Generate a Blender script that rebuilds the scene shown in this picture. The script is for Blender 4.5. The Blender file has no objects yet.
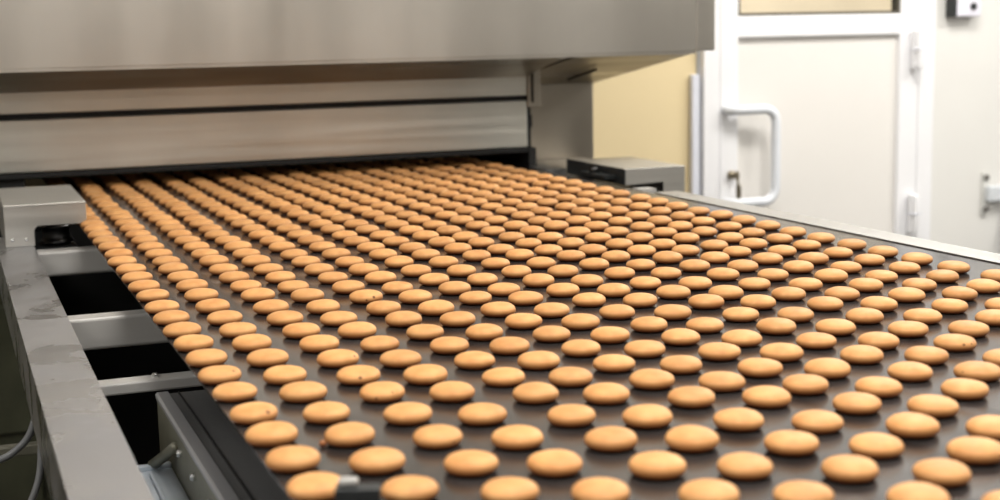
import bpy, bmesh, math, random
from mathutils import Vector, Matrix, noise
C = bpy.context.scene.collection
SC = bpy.context.scene
random.seed(5)
PI = math.pi
# biscuit positions on the belt: per lengthwise file, [row, x, y, individual]
ROWS = [[[0,0.2869,1.2047,1],[1,0.2874,1.2983,1],[2,0.2873,1.392,1],[3,0.2882,1.4833,1],[4,0.2873,1.5868,1],[5,0.286,1.6766,1],[6,0.2873,1.7759,1],[7,0.2873,1.8733,1],[8,0.287,1.969,1],[9,0.2865,2.0658,1],[10,0.2867,2.1604,1],[11,0.2881,2.2687,1],[12,0.2859,2.3596,1],[13,0.2866,2.4581,1],[14,0.288,2.5519,1],[15,0.2841,2.6503,1],[16,0.2888,2.7483,1],[17,0.2873,2.8541,1],[18,0.2871,2.9508,1],[19,0.2858,3.0511,1],[20,0.2874,3.1453,0],[21,0.2878,3.232,0],[22,0.2885,3.329,0],[23,0.2871,3.4307,0],[24,0.2879,3.5218,0],[25,0.2869,3.6216,0],[26,0.2898,3.7162,0],[27,0.2868,3.8166,0],[28,0.2859,3.9098,0],[29,0.2883,4.0091,0],[30,0.2872,4.1062,0],[31,0.2832,4.204,0],[32,0.2858,4.2933,0],[33,0.2875,4.3968,0],[34,0.2865,4.4886,0],[35,0.2871,4.5884,0]],
[[0,0.3626,1.1647,1],[1,0.3604,1.2582,1],[2,0.3604,1.3564,1],[3,0.3599,1.4506,1],[4,0.3589,1.5498,1],[5,0.3579,1.6412,1],[6,0.3592,1.7414,1],[7,0.3585,1.8375,1],[8,0.3584,1.9342,1],[9,0.3582,2.0306,1],[10,0.3578,2.1271,1],[11,0.3589,2.2315,1],[12,0.3594,2.327,1],[13,0.3592,2.4215,1],[14,0.358,2.5214,1],[15,0.3596,2.6143,1],[16,0.3593,2.7123,1],[17,0.3581,2.8146,1],[18,0.3595,2.9133,1],[19,0.359,3.0129,1],[20,0.3596,3.1148,0],[21,0.3606,3.2155,0],[22,0.3608,3.3188,0],[23,0.3614,3.393,0],[24,0.3565,3.4847,0],[25,0.3585,3.584,0],[26,0.3561,3.6827,0],[27,0.3608,3.7726,0],[28,0.3579,3.8708,0],[29,0.3594,3.9717,0],[30,0.3622,4.0662,0],[31,0.3604,4.164,0],[32,0.3618,4.2625,0],[33,0.3612,4.3543,0],[34,0.359,4.4518,0],[35,0.3614,4.5528,0]],
[[0,0.4417,1.1211,1],[1,0.4399,1.2145,1],[2,0.4399,1.3121,1],[3,0.4392,1.4078,1],[4,0.4411,1.5098,1],[5,0.4389,1.6014,1],[6,0.4397,1.6976,1],[7,0.4391,1.7929,1],[8,0.4379,1.8893,1],[9,0.4373,1.985,1],[10,0.437,2.0789,1],[11,0.4405,2.1887,1],[12,0.4392,2.2805,1],[13,0.4386,2.3767,1],[14,0.4384,2.473,1],[15,0.4393,2.5708,1],[16,0.4392,2.6654,1],[17,0.4394,2.7664,1],[18,0.4386,2.8656,1],[19,0.4384,2.9678,1],[20,0.4395,3.0654,0],[21,0.4417,3.1524,0],[22,0.4396,3.2477,0],[23,0.4371,3.3474,0],[24,0.4369,3.444,0],[25,0.4393,3.5422,0],[26,0.4393,3.6335,0],[27,0.4399,3.7311,0],[28,0.4391,3.8296,0],[29,0.4392,3.9258,0],[30,0.4382,4.0227,0],[31,0.4364,4.1196,0],[32,0.4377,4.22,0],[33,0.4411,4.3083,0],[34,0.4396,4.4102,0],[35,0.4379,4.5089,0],[36,0.4387,4.5993,0]],
[[0,0.5136,1.0846,1],[1,0.5111,1.1796,1],[2,0.5121,1.2745,1],[3,0.5106,1.3717,1],[4,0.5138,1.4764,1],[5,0.5119,1.5654,1],[6,0.5111,1.6621,1],[7,0.5115,1.7565,1],[8,0.5083,1.8535,1],[9,0.5078,1.9472,1],[10,0.5092,2.0449,1],[11,0.5105,2.1481,1],[12,0.5084,2.2375,1],[13,0.5103,2.3383,1],[14,0.5098,2.4344,1],[15,0.509,2.5328,1],[16,0.5107,2.6288,1],[17,0.5136,2.7277,1],[18,0.5124,2.8249,1],[19,0.5079,2.92,1],[20,0.5113,3.0152,0],[21,0.5092,3.1163,0],[22,0.5101,3.2074,0],[23,0.5101,3.3114,0],[24,0.5104,3.4084,0],[25,0.5132,3.5027,0],[26,0.5095,3.5959,0],[27,0.511,3.6988,0],[28,0.5114,3.7947,0],[29,0.5104,3.8909,0],[30,0.5104,3.986,0],[31,0.5092,4.0793,0],[32,0.5104,4.1775,0],[33,0.5097,4.2793,0],[34,0.5109,4.3824,0],[35,0.5124,4.4693,0],[36,0.5121,4.5689,0]],
[[0,0.5967,1.039,1],[1,0.5947,1.1313,1],[2,0.5944,1.2291,1],[3,0.5944,1.3252,1],[4,0.597,1.4288,1],[5,0.5933,1.5171,1],[6,0.5919,1.6121,1],[7,0.5915,1.7068,1],[8,0.5901,1.8016,1],[9,0.5901,1.8985,1],[10,0.5881,1.9917,1],[11,0.5908,2.0944,1],[12,0.589,2.1907,1],[13,0.5892,2.2916,1],[14,0.5892,2.3843,1],[15,0.589,2.4814,1],[16,0.59,2.5767,1],[17,0.5914,2.6835,1],[18,0.5929,2.7751,1],[19,0.5908,2.8729,1],[20,0.5947,2.9715,0],[21,0.5917,3.071,0],[22,0.5947,3.1666,0],[23,0.5938,3.264,0],[24,0.5935,3.3597,0],[25,0.5916,3.4586,0],[26,0.593,3.5569,0],[27,0.5898,3.6501,0],[28,0.5941,3.744,0],[29,0.5933,3.8439,0],[30,0.5935,3.9371,0],[31,0.5925,4.0383,0],[32,0.5945,4.1326,0],[33,0.5928,4.2297,0],[34,0.5942,4.323,0],[35,0.5908,4.4232,0],[36,0.5912,4.518,0],[37,0.5928,4.6179,0]],
[[0,0.6698,1.0038,1],[1,0.6677,1.0963,1],[2,0.6657,1.1929,1],[3,0.6645,1.2862,1],[4,0.6675,1.3915,1],[5,0.6634,1.4799,1],[6,0.6626,1.5745,1],[7,0.6612,1.6678,1],[8,0.6619,1.7622,1],[9,0.6596,1.8629,1],[10,0.6581,1.9537,1],[11,0.66,2.0582,1],[12,0.6582,2.1479,1],[13,0.6617,2.2528,1],[14,0.6593,2.3464,1],[15,0.6606,2.4423,1],[16,0.662,2.5426,1],[17,0.6621,2.6452,1],[18,0.6639,2.7442,1],[19,0.6639,2.838,1],[20,0.6643,2.9381,1],[21,0.664,3.0295,0],[22,0.6642,3.1258,0],[23,0.664,3.2239,0],[24,0.6642,3.3261,0],[25,0.6632,3.4177,0],[26,0.6635,3.5163,0],[27,0.6621,3.6093,0],[28,0.6637,3.7096,0],[29,0.6637,3.8036,0],[30,0.6626,3.9032,0],[31,0.6658,3.9995,0],[32,0.6641,4.0967,0],[33,0.6625,4.1915,0],[34,0.6634,4.29,0],[35,0.6637,4.3826,0],[36,0.6654,4.4876,0],[37,0.6634,4.5808,0]],
[[0,0.7529,0.9546,1],[1,0.749,1.048,1],[2,0.7474,1.1415,1],[3,0.7444,1.2358,1],[4,0.7455,1.337,1],[5,0.7432,1.4266,1],[6,0.741,1.5213,1],[7,0.7393,1.6154,1],[8,0.7398,1.7111,1],[9,0.7381,1.8067,1],[10,0.7377,1.9039,1],[11,0.7413,2.008,1],[12,0.7394,2.0989,1],[13,0.7372,2.1948,1],[14,0.7376,2.2923,1],[15,0.739,2.3944,1],[16,0.7392,2.4945,1],[17,0.743,2.5894,1],[18,0.7424,2.6874,1],[19,0.7445,2.7828,1],[20,0.7451,2.8827,1],[21,0.7431,2.975,0],[22,0.7438,3.0776,0],[23,0.741,3.1758,0],[24,0.7457,3.2702,0],[25,0.7441,3.3729,0],[26,0.7452,3.4605,0],[27,0.7434,3.5594,0],[28,0.7432,3.6501,0],[29,0.7445,3.7517,0],[30,0.7437,3.85,0],[31,0.7446,3.9464,0],[32,0.7423,4.0455,0],[33,0.7454,4.14,0],[34,0.7453,4.2385,0],[35,0.7427,4.3388,0],[36,0.7423,4.4343,0],[37,0.7427,4.5295,0]],
[[0,0.8121,0.9057,1],[1,0.8176,1.0046,1],[2,0.8163,1.0993,1],[3,0.814,1.1956,1],[4,0.8192,1.3012,1],[5,0.8111,1.3832,1],[6,0.81,1.4788,1],[7,0.8095,1.5738,1],[8,0.8076,1.6696,1],[9,0.8082,1.7662,1],[10,0.8062,1.8633,1],[11,0.8086,1.9672,1],[12,0.8068,2.0542,1],[13,0.8089,2.1565,1],[14,0.8074,2.2546,1],[15,0.8102,2.3556,1],[16,0.8104,2.4553,1],[17,0.8123,2.5432,1],[18,0.8111,2.6457,1],[19,0.8118,2.7384,1],[20,0.8093,2.8404,1],[21,0.8121,2.9356,0],[22,0.8092,3.0375,0],[23,0.8076,3.1283,0],[24,0.8145,3.2258,0],[25,0.8119,3.3197,0],[26,0.8135,3.4163,0],[27,0.812,3.5171,0],[28,0.8101,3.6161,0],[29,0.8096,3.7085,0],[30,0.8116,3.8061,0],[31,0.8123,3.9067,0],[32,0.8112,3.9994,0],[33,0.8109,4.0968,0],[34,0.8128,4.194,0],[35,0.8122,4.2912,0],[36,0.8104,4.3907,0],[37,0.8102,4.4852,0],[38,0.8137,4.5789,0]],
[[2,0.8895,1.0442,1],[3,0.8902,1.14,1],[4,0.8925,1.2373,1],[5,0.8882,1.3293,1],[6,0.8863,1.4225,1],[7,0.8866,1.5186,1],[8,0.8849,1.6165,1],[9,0.8856,1.7081,1],[10,0.8851,1.8073,1],[11,0.8887,1.9105,1],[12,0.8862,2.0033,1],[13,0.8859,2.1003,1],[14,0.8874,2.1998,1],[15,0.8888,2.3014,1],[16,0.8893,2.3984,1],[17,0.8877,2.4956,1],[18,0.8874,2.5877,1],[19,0.8872,2.6879,1],[20,0.8874,2.7836,1],[21,0.8871,2.8833,0],[22,0.8913,2.9778,0],[23,0.891,3.0756,0],[24,0.8917,3.1711,0],[25,0.8865,3.2719,0],[26,0.8885,3.3616,0],[27,0.8878,3.4568,0],[28,0.8885,3.5552,0],[29,0.8908,3.6569,0],[30,0.8864,3.7477,0],[31,0.8879,3.8434,0],[32,0.8885,3.9455,0],[33,0.8876,4.0409,0],[34,0.8894,4.1433,0],[35,0.8908,4.2362,0],[36,0.8899,4.3309,0],[37,0.8893,4.4271,0],[38,0.8897,4.5232,0]],
[[3,0.9583,1.0996,1],[4,0.9569,1.1924,1],[5,0.9551,1.2844,1],[6,0.9532,1.3814,1],[7,0.9528,1.4792,1],[8,0.9517,1.573,1],[9,0.9517,1.6697,1],[10,0.9539,1.7669,1],[11,0.9551,1.8713,1],[12,0.9561,1.9645,1],[13,0.9563,2.0628,1],[14,0.9592,2.1657,1],[15,0.9604,2.2637,1],[16,0.9616,2.3666,1],[17,0.9572,2.4506,1],[18,0.9552,2.5491,1],[19,0.9539,2.6359,1],[20,0.9551,2.7382,1],[21,0.9584,2.8385,0],[22,0.9546,2.9317,0],[23,0.9567,3.0294,0],[24,0.9552,3.1284,0],[25,0.9561,3.2257,0],[26,0.9562,3.326,0],[27,0.9584,3.4145,0],[28,0.9596,3.5164,0],[29,0.9578,3.6108,0],[30,0.9565,3.7103,0],[31,0.9562,3.8089,0],[32,0.9569,3.9006,0],[33,0.9559,4.0023,0],[34,0.957,4.0961,0],[35,0.9556,4.1935,0],[36,0.9545,4.2872,0],[37,0.9582,4.3865,0],[38,0.9562,4.4824,0],[39,0.9578,4.5862,0]],
[[5,1.0342,1.2357,1],[6,1.0318,1.3282,1],[7,1.0329,1.4243,1],[8,1.0313,1.5192,1],[9,1.0325,1.6165,1],[10,1.0331,1.7112,1],[11,1.0366,1.8152,1],[12,1.0315,1.9072,1],[13,1.0315,2.0016,1],[14,1.0358,2.1039,1],[15,1.037,2.2071,1],[16,1.0415,2.3146,1],[17,1.0313,2.3944,1],[18,1.0331,2.4945,1],[19,1.0348,2.5874,1],[20,1.0345,2.6895,1],[21,1.036,2.7836,0],[22,1.035,2.8787,0],[23,1.0342,2.9779,0],[24,1.0342,3.074,0],[25,1.0328,3.1653,0],[26,1.032,3.2656,0],[27,1.0362,3.367,0],[28,1.033,3.4561,0],[29,1.0355,3.5586,0],[30,1.0325,3.6571,0],[31,1.0346,3.7547,0],[32,1.0349,3.8504,0],[33,1.0348,3.942,0],[34,1.0341,4.0397,0],[35,1.0355,4.1356,0],[36,1.0322,4.2371,0],[37,1.036,4.3361,0],[38,1.0359,4.4247,0],[39,1.0334,4.5242,0],[40,1.0344,4.6166,0]],
[[6,1.1014,1.2938,1],[7,1.1009,1.3867,1],[8,1.0996,1.4807,1],[9,1.1,1.5762,1],[10,1.1011,1.6746,1],[11,1.1025,1.7764,1],[12,1.1003,1.8652,1],[13,1.0998,1.9601,1],[14,1.104,2.0672,1],[15,1.1063,2.1645,1],[16,1.1074,2.2652,1],[17,1.1051,2.3576,1],[18,1.1039,2.4539,1],[19,1.1013,2.5488,1],[20,1.1038,2.6457,1],[21,1.1058,2.7398,1],[22,1.1025,2.8441,0],[23,1.1022,2.9347,0],[24,1.1012,3.0326,0],[25,1.1052,3.1327,0],[26,1.1038,3.2269,0],[27,1.1043,3.3255,0],[28,1.1018,3.4208,0],[29,1.1034,3.5222,0],[30,1.103,3.6171,0],[31,1.1059,3.7103,0],[32,1.1014,3.8122,0],[33,1.1037,3.906,0],[34,1.1035,4.0022,0],[35,1.1038,4.099,0],[36,1.1042,4.1935,0],[37,1.102,4.294,0],[38,1.1024,4.3924,0],[39,1.103,4.4858,0],[40,1.1034,4.5827,0]],
[[7,1.1763,1.3347,1],[8,1.1793,1.4299,1],[9,1.1789,1.5243,1],[10,1.1787,1.6202,1],[11,1.1824,1.7216,1],[12,1.1797,1.8139,1],[13,1.1799,1.9124,1],[14,1.1812,2.0123,1],[15,1.183,2.1108,1],[16,1.1837,2.2102,1],[17,1.1799,2.3048,1],[18,1.1812,2.4,1],[19,1.1817,2.4952,1],[20,1.1809,2.5899,1],[21,1.1785,2.6941,1],[22,1.1799,2.7854,0],[23,1.1831,2.8872,0],[24,1.1804,2.9796,0],[25,1.1811,3.0752,0],[26,1.1819,3.1751,0],[27,1.1813,3.2737,0],[28,1.1822,3.3736,0],[29,1.1833,3.4605,0],[30,1.1824,3.559,0],[31,1.1792,3.6609,0],[32,1.1802,3.7549,0],[33,1.1827,3.8508,0],[34,1.1799,3.9504,0],[35,1.1829,4.0478,0],[36,1.179,4.1413,0],[37,1.181,4.2454,0],[38,1.1824,4.3392,0],[39,1.1828,4.4328,0],[40,1.1818,4.5319,0]],
[[9,1.2493,1.4885,1],[10,1.249,1.584,1],[11,1.2489,1.6827,1],[12,1.2506,1.7767,1],[13,1.2477,1.8703,1],[14,1.251,1.9703,1],[15,1.2525,2.0683,1],[16,1.2572,2.1699,1],[17,1.2517,2.2679,1],[18,1.2518,2.3578,1],[19,1.2527,2.455,1],[20,1.2523,2.5575,1],[21,1.2513,2.6511,1],[22,1.2552,2.7489,0],[23,1.2521,2.8472,0],[24,1.2516,2.9416,0],[25,1.2523,3.032,0],[26,1.2537,3.1326,0],[27,1.2503,3.2339,0],[28,1.2518,3.3258,0],[29,1.2521,3.4229,0],[30,1.2508,3.5187,0],[31,1.2506,3.6209,0],[32,1.2519,3.7175,0],[33,1.2531,3.8133,0],[34,1.2508,3.9095,0],[35,1.2541,4.0072,0],[36,1.2522,4.1037,0],[37,1.2521,4.202,0],[38,1.2518,4.2973,0],[39,1.2507,4.3922,0],[40,1.2523,4.4935,0],[41,1.2531,4.5884,0]],
[[10,1.329,1.5303,1],[11,1.3298,1.6262,1],[12,1.3283,1.7228,1],[13,1.326,1.8206,1],[14,1.3259,1.9148,1],[15,1.3293,2.0148,1],[16,1.3321,2.116,1],[17,1.3274,2.2112,1],[18,1.3294,2.2975,1],[19,1.3278,2.4039,1],[20,1.3295,2.4971,1],[21,1.3305,2.5932,1],[22,1.328,2.6926,0],[23,1.3283,2.7914,0],[24,1.3297,2.8858,0],[25,1.3302,2.9809,0],[26,1.328,3.0844,0],[27,1.3284,3.1795,0],[28,1.3277,3.2726,0],[29,1.3282,3.3707,0],[30,1.3278,3.4671,0],[31,1.3292,3.5672,0],[32,1.3285,3.6625,0],[33,1.3296,3.7546,0],[34,1.3261,3.8589,0],[35,1.3302,3.9514,0],[36,1.3288,4.0455,0],[37,1.3264,4.1458,0],[38,1.3262,4.2443,0],[39,1.3274,4.3394,0],[40,1.331,4.4407,0],[41,1.3279,4.5353,0]],
[[11,1.4011,1.5974,1],[12,1.4045,1.6958,1],[13,1.4003,1.7852,1],[14,1.3966,1.8769,1],[15,1.3988,1.9771,1],[16,1.4019,2.0778,1],[17,1.4018,2.178,1],[18,1.402,2.2768,1],[19,1.4043,2.3654,1],[20,1.4036,2.4658,1],[21,1.4016,2.5611,1],[22,1.402,2.6552,0],[23,1.4,2.753,0],[24,1.4014,2.8546,0],[25,1.402,2.9499,0],[26,1.4002,3.0407,0],[27,1.4016,3.1429,0],[28,1.4015,3.2434,0],[29,1.4007,3.3356,0],[30,1.3978,3.4346,0],[31,1.4009,3.5278,0],[32,1.4015,3.6238,0],[33,1.4002,3.7291,0],[34,1.402,3.823,0],[35,1.402,3.9191,0],[36,1.4013,4.0205,0],[37,1.4009,4.113,0],[38,1.4007,4.2068,0],[39,1.3976,4.2992,0],[40,1.4032,4.4056,0],[41,1.4004,4.4982,0],[42,1.4018,4.5924,0]],
[[13,1.4776,1.7283,1],[14,1.4805,1.8298,1],[15,1.4795,1.9264,1],[16,1.4796,2.0227,1],[17,1.4779,2.114,1],[18,1.4813,2.2175,1],[19,1.4818,2.3124,1],[20,1.4804,2.4083,1],[21,1.4846,2.5074,1],[22,1.4793,2.6041,0],[23,1.4815,2.6969,0],[24,1.4813,2.8008,0],[25,1.4814,2.8972,0],[26,1.4803,2.9952,0],[27,1.48,3.0935,0],[28,1.4805,3.183,0],[29,1.4799,3.2807,0],[30,1.4804,3.3768,0],[31,1.4807,3.4774,0],[32,1.4824,3.5715,0],[33,1.4828,3.6665,0],[34,1.4797,3.7629,0],[35,1.482,3.8586,0],[36,1.4792,3.9634,0],[37,1.4835,4.0604,0],[38,1.479,4.1535,0],[39,1.4823,4.2506,0],[40,1.4788,4.3462,0],[41,1.4787,4.4406,0],[42,1.4841,4.5427,0]],
[[14,1.5597,1.7933,1],[15,1.5525,1.8915,1],[16,1.5541,1.9894,1],[17,1.554,2.0853,1],[18,1.5559,2.1816,1],[19,1.5548,2.2804,1],[20,1.5541,2.3762,1],[21,1.5618,2.4805,1],[22,1.5628,2.5778,0],[23,1.5638,2.6735,0],[24,1.5584,2.7633,0],[25,1.5565,2.86,0],[26,1.5593,2.9608,0],[27,1.5618,3.055,0],[28,1.5565,3.1564,0],[29,1.5588,3.2508,0],[30,1.5552,3.3524,0],[31,1.5588,3.4464,0],[32,1.5572,3.5439,0],[33,1.5572,3.639,0],[34,1.5577,3.7393,0],[35,1.5573,3.8316,0],[36,1.5595,3.9301,0],[37,1.5579,4.0256,0],[38,1.5593,4.1213,0],[39,1.5586,4.2256,0],[40,1.5585,4.3146,0],[41,1.5563,4.414,0],[42,1.5562,4.506,0],[43,1.5569,4.6042,0]]]
EXPOSURE = 0.12
LIGHTS = [(x, y, 1.2, 0.6, p) for y, p in ((-2.4, 12), (-0.4, 10), (0.9, 27), (2.2, 8)) for x in (-1.8, 0.9, 3.6)] + [(3.2, 3.7, 1.2, 0.4, 51), (5.2, 3.2, 1.2, 0.6, 58), (4.6, 6.4, 1.2, 0.6, 80)]  # unseen ceiling lights; last three added to brighten the door wall and far room
# ------------------------------------------------------------------ helpers
def new_mat(name):
    m = bpy.data.materials.new(name); m.use_nodes = True
    nt = m.node_tree
    return m, nt, nt.nodes['Principled BSDF']

def ramp(nt, stops):
    r = nt.nodes.new('ShaderNodeValToRGB')
    e = r.color_ramp.elements
    while len(e) < len(stops): e.new(0.5)
    for el, (p, c) in zip(e, stops):
        el.position = p; el.color = (*c, 1)
    return r

def plain(name, col, rough=0.5, metal=0.0, var=0.06, scale=8.0, bump=0.0):
    m, nt, b = new_mat(name)
    tc = nt.nodes.new('ShaderNodeTexCoord')
    n = nt.nodes.new('ShaderNodeTexNoise'); n.inputs['Scale'].default_value = scale; n.inputs['Detail'].default_value = 4
    nt.links.new(tc.outputs['Object'], n.inputs['Vector'])
    lo = tuple(max(0, c*(1-var)) for c in col); hi = tuple(min(1, c*(1+var)) for c in col)
    r = ramp(nt, [(0.3, lo), (0.7, hi)])
    nt.links.new(n.outputs['Fac'], r.inputs['Fac']); nt.links.new(r.outputs['Color'], b.inputs['Base Color'])
    b.inputs['Roughness'].default_value = rough; b.inputs['Metallic'].default_value = metal
    if bump:
        bp = nt.nodes.new('ShaderNodeBump'); bp.inputs['Strength'].default_value = bump; bp.inputs['Distance'].default_value = 0.002
        nt.links.new(n.outputs['Fac'], bp.inputs['Height']); nt.links.new(bp.outputs['Normal'], b.inputs['Normal'])
    return m

def steel(name, col, rough, stretch, metal=1.0, rvar=0.12, cvar=0.08, bump=0.15, smear=False, coarse=1.0):
    """brushed stainless: noise stretched along one axis drives tint, roughness and a faint bump"""
    m, nt, b = new_mat(name)
    tc = nt.nodes.new('ShaderNodeTexCoord')
    mp = nt.nodes.new('ShaderNodeMapping'); mp.inputs['Scale'].default_value = stretch
    nt.links.new(tc.outputs['Object'], mp.inputs['Vector'])
    n = nt.nodes.new('ShaderNodeTexNoise'); n.inputs['Scale'].default_value = 1.0; n.inputs['Detail'].default_value = 5
    nt.links.new(mp.outputs['Vector'], n.inputs['Vector'])
    n2 = nt.nodes.new('ShaderNodeTexNoise'); n2.inputs['Scale'].default_value = 3.2*coarse; n2.inputs['Detail'].default_value = 3
    if smear: n2.inputs['Distortion'].default_value = 1.3
    nt.links.new(tc.outputs['Object'], n2.inputs['Vector'])
    mx = nt.nodes.new('ShaderNodeMath'); mx.operation = 'ADD'
    h1 = nt.nodes.new('ShaderNodeMath'); h1.operation = 'MULTIPLY'; h1.inputs[1].default_value = 0.5
    h2 = nt.nodes.new('ShaderNodeMath'); h2.operation = 'MULTIPLY'; h2.inputs[1].default_value = 0.5
    nt.links.new(n.outputs['Fac'], h1.inputs[0]); nt.links.new(n2.outputs['Fac'], h2.inputs[0])
    nt.links.new(h1.outputs[0], mx.inputs[0]); nt.links.new(h2.outputs[0], mx.inputs[1])
    r = ramp(nt, [(0.36, tuple(c*(1-cvar) for c in col)), (0.64, tuple(min(1, c*(1+cvar)) for c in col))])
    nt.links.new(mx.outputs[0], r.inputs['Fac']); nt.links.new(r.outputs['Color'], b.inputs['Base Color'])
    mr = nt.nodes.new('ShaderNodeMapRange')
    mr.inputs['From Min'].default_value = 0.35; mr.inputs['From Max'].default_value = 0.65
    mr.inputs['To Min'].default_value = max(0.05, rough-rvar); mr.inputs['To Max'].default_value = rough+rvar
    nt.links.new((n2 if smear else n).outputs['Fac'], mr.inputs['Value']); nt.links.new(mr.outputs['Result'], b.inputs['Roughness'])
    b.inputs['Metallic'].default_value = metal
    if bump:
        bp = nt.nodes.new('ShaderNodeBump'); bp.inputs['Strength'].default_value = bump; bp.inputs['Distance'].default_value = 0.0006
        nt.links.new(n.outputs['Fac'], bp.inputs['Height']); nt.links.new(bp.outputs['Normal'], b.inputs['Normal'])
    return m

def bx(bm, x0, x1, y0, y1, z0, z1, bev=0.0, seg=2):
    r = bmesh.ops.create_cube(bm, size=1.0)
    vs = r['verts']
    for v in vs:
        v.co = Vector((x0+(v.co.x+.5)*(x1-x0), y0+(v.co.y+.5)*(y1-y0), z0+(v.co.z+.5)*(z1-z0)))
    if bev:
        es = list({e for v in vs for e in v.link_edges})
        bmesh.ops.bevel(bm, geom=es, offset=bev, segments=seg, affect='EDGES', profile=0.5)

def prism(bm, pts, axis, a0, a1):
    """extrude a 2D outline along an axis; pts are (u,v) in the two other axes in order"""
    def P(u, v, a):
        return {'x': (a, u, v), 'y': (u, a, v), 'z': (u, v, a)}[axis]
    A = [bm.verts.new(P(u, v, a0)) for u, v in pts]; B = [bm.verts.new(P(u, v, a1)) for u, v in pts]
    n = len(pts)
    fs = [bm.faces.new(A), bm.faces.new(B[::-1])]
    for i in range(n): fs.append(bm.faces.new((A[i], B[i], B[(i+1) % n], A[(i+1) % n])))
    bmesh.ops.recalc_face_normals(bm, faces=fs)

def lathe(bm, prof, seg=24, centre=(0, 0, 0), axis='z'):
    rings = []
    for r, h in prof:
        if r < 1e-6: rings.append([bm.verts.new((0, 0, h))])
        else: rings.append([bm.verts.new((r*math.cos(2*PI*i/seg), r*math.sin(2*PI*i/seg), h)) for i in range(seg)])
    fs = []
    for a, b in zip(rings, rings[1:]):
        for i in range(seg):
            j = (i+1) % seg
            if len(a) == 1 and len(b) == 1: continue
            if len(a) == 1: fs.append(bm.faces.new((a[0], b[i], b[j])))
            elif len(b) == 1: fs.append(bm.faces.new((a[j], a[i], b[0])))
            else: fs.append(bm.faces.new((a[j], a[i], b[i], b[j])))
    if len(rings[0]) > 1: fs.append(bm.faces.new(rings[0]))
    if len(rings[-1]) > 1: fs.append(bm.faces.new(rings[-1][::-1]))
    bmesh.ops.recalc_face_normals(bm, faces=fs)
    R = {'z': Matrix.Identity(4), 'y': Matrix.Rotation(-PI/2, 4, 'X'), '-y': Matrix.Rotation(PI/2, 4, 'X'), 'x': Matrix.Rotation(PI/2, 4, 'Y')}[axis]
    M = Matrix.Translation(centre) @ R
    for ring in rings:
        for v in ring: v.co = M @ v.co

def tube(bm, pts, rad, seg=12, caps=True):
    pts = [Vector(p) for p in pts]
    rings = []; up = Vector((0, 0, 1))
    T0 = (pts[1]-pts[0]).normalized()
    n = T0.cross(up)
    if n.length < 1e-3: n = T0.cross(Vector((1, 0, 0)))
    n.normalize()
    for i, p in enumerate(pts):
        T = (pts[min(i+1, len(pts)-1)] - pts[max(i-1, 0)]).normalized()
        n = (n - T*n.dot(T)).normalized(); b = T.cross(n)
        rings.append([bm.verts.new(p + rad*(math.cos(2*PI*k/seg)*n + math.sin(2*PI*k/seg)*b)) for k in range(seg)])
    fs = []
    for a, c in zip(rings, rings[1:]):
        for k in range(seg): fs.append(bm.faces.new((a[k], a[(k+1) % seg], c[(k+1) % seg], c[k])))
    if caps: fs += [bm.faces.new(rings[0]), bm.faces.new(rings[-1])]
    bmesh.ops.recalc_face_normals(bm, faces=fs)

def arc(c, r, a0, a1, n, f):
    return [f(c[0]+r*math.cos(a0+(a1-a0)*i/n), c[1]+r*math.sin(a0+(a1-a0)*i/n)) for i in range(n+1)]

def spline(pts, n=8):
    P = [Vector(p) for p in pts]; P = [2*P[0]-P[1]] + P + [2*P[-1]-P[-2]]; out = []
    for i in range(1, len(P)-2):
        for k in range(n):
            t = k/n; a, b, c, d = P[i-1:i+3]
            out.append(0.5*((2*b)+(c-a)*t+(2*a-5*b+4*c-d)*t*t+(3*b-a-3*c+d)*t**3))
    return out + [P[-2]]

def obj(name, bm, mat, parent=None, smooth=False, origin=None):
    me = bpy.data.meshes.new(name)
    if origin:
        for v in bm.verts: v.co -= Vector(origin)
    bm.to_mesh(me); bm.free()
    for p in me.polygons: p.use_smooth = smooth
    me.materials.append(mat)
    o = bpy.data.objects.new(name, me); C.objects.link(o)
    if origin: o.location = origin
    if parent:
        o.parent = parent
        if not origin: o.location = -Vector(parent.location) if parent.parent is None else (0, 0, 0)
    return o

def box(name, dims, mat, parent=None, bev=0.0):
    bm = bmesh.new(); bx(bm, *dims, bev=bev)
    return obj(name, bm, mat, parent)

def tag(o, label, cat, group=None):
    o['label'] = label; o['category'] = cat
    if group: o['group'] = group
    return o

def thing(name, label, cat, loc=(0, 0, 0), group=None):
    o = bpy.data.objects.new(name, None); o.empty_display_size = 0.05; C.objects.link(o); o.location = loc
    return tag(o, label, cat, group)

def struct(name, bm, mat, parent=None, smooth=False):
    o = obj(name, bm, mat, parent, smooth)
    if not parent: o['kind'] = 'structure'
    return o

def sbox(name, dims, mat, bev=0.0):
    bm = bmesh.new(); bx(bm, *dims, bev=bev)
    return struct(name, bm, mat)

# ------------------------------------------------------------------ materials
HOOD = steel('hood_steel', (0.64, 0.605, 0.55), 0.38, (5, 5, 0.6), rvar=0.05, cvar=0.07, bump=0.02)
PANEL = steel('panel_steel', (0.70, 0.685, 0.63), 0.36, (1.2, 1.2, 40), rvar=0.08, cvar=0.12, bump=0.08)
BODY = steel('body_steel', (0.44, 0.40, 0.34), 0.36, (6, 6, 1.0), rvar=0.08, cvar=0.1, bump=0.05)
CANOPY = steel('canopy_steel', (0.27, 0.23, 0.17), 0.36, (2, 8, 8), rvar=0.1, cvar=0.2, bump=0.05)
BEAM = steel('beam_steel', (0.385, 0.39, 0.415), 0.32, (3, 1.2, 3), rvar=0.10, cvar=0.20, bump=0.04, smear=True, coarse=2.2)
BRACK = steel('bracket_steel', (0.54, 0.52, 0.48), 0.40, (2, 60, 60), 0.7, rvar=0.06, cvar=0.06, bump=0.06)
BAR = steel('bar_steel', (0.52, 0.505, 0.48), 0.45, (2, 40, 40), 0.35, rvar=0.06, cvar=0.08, bump=0.05)
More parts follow.
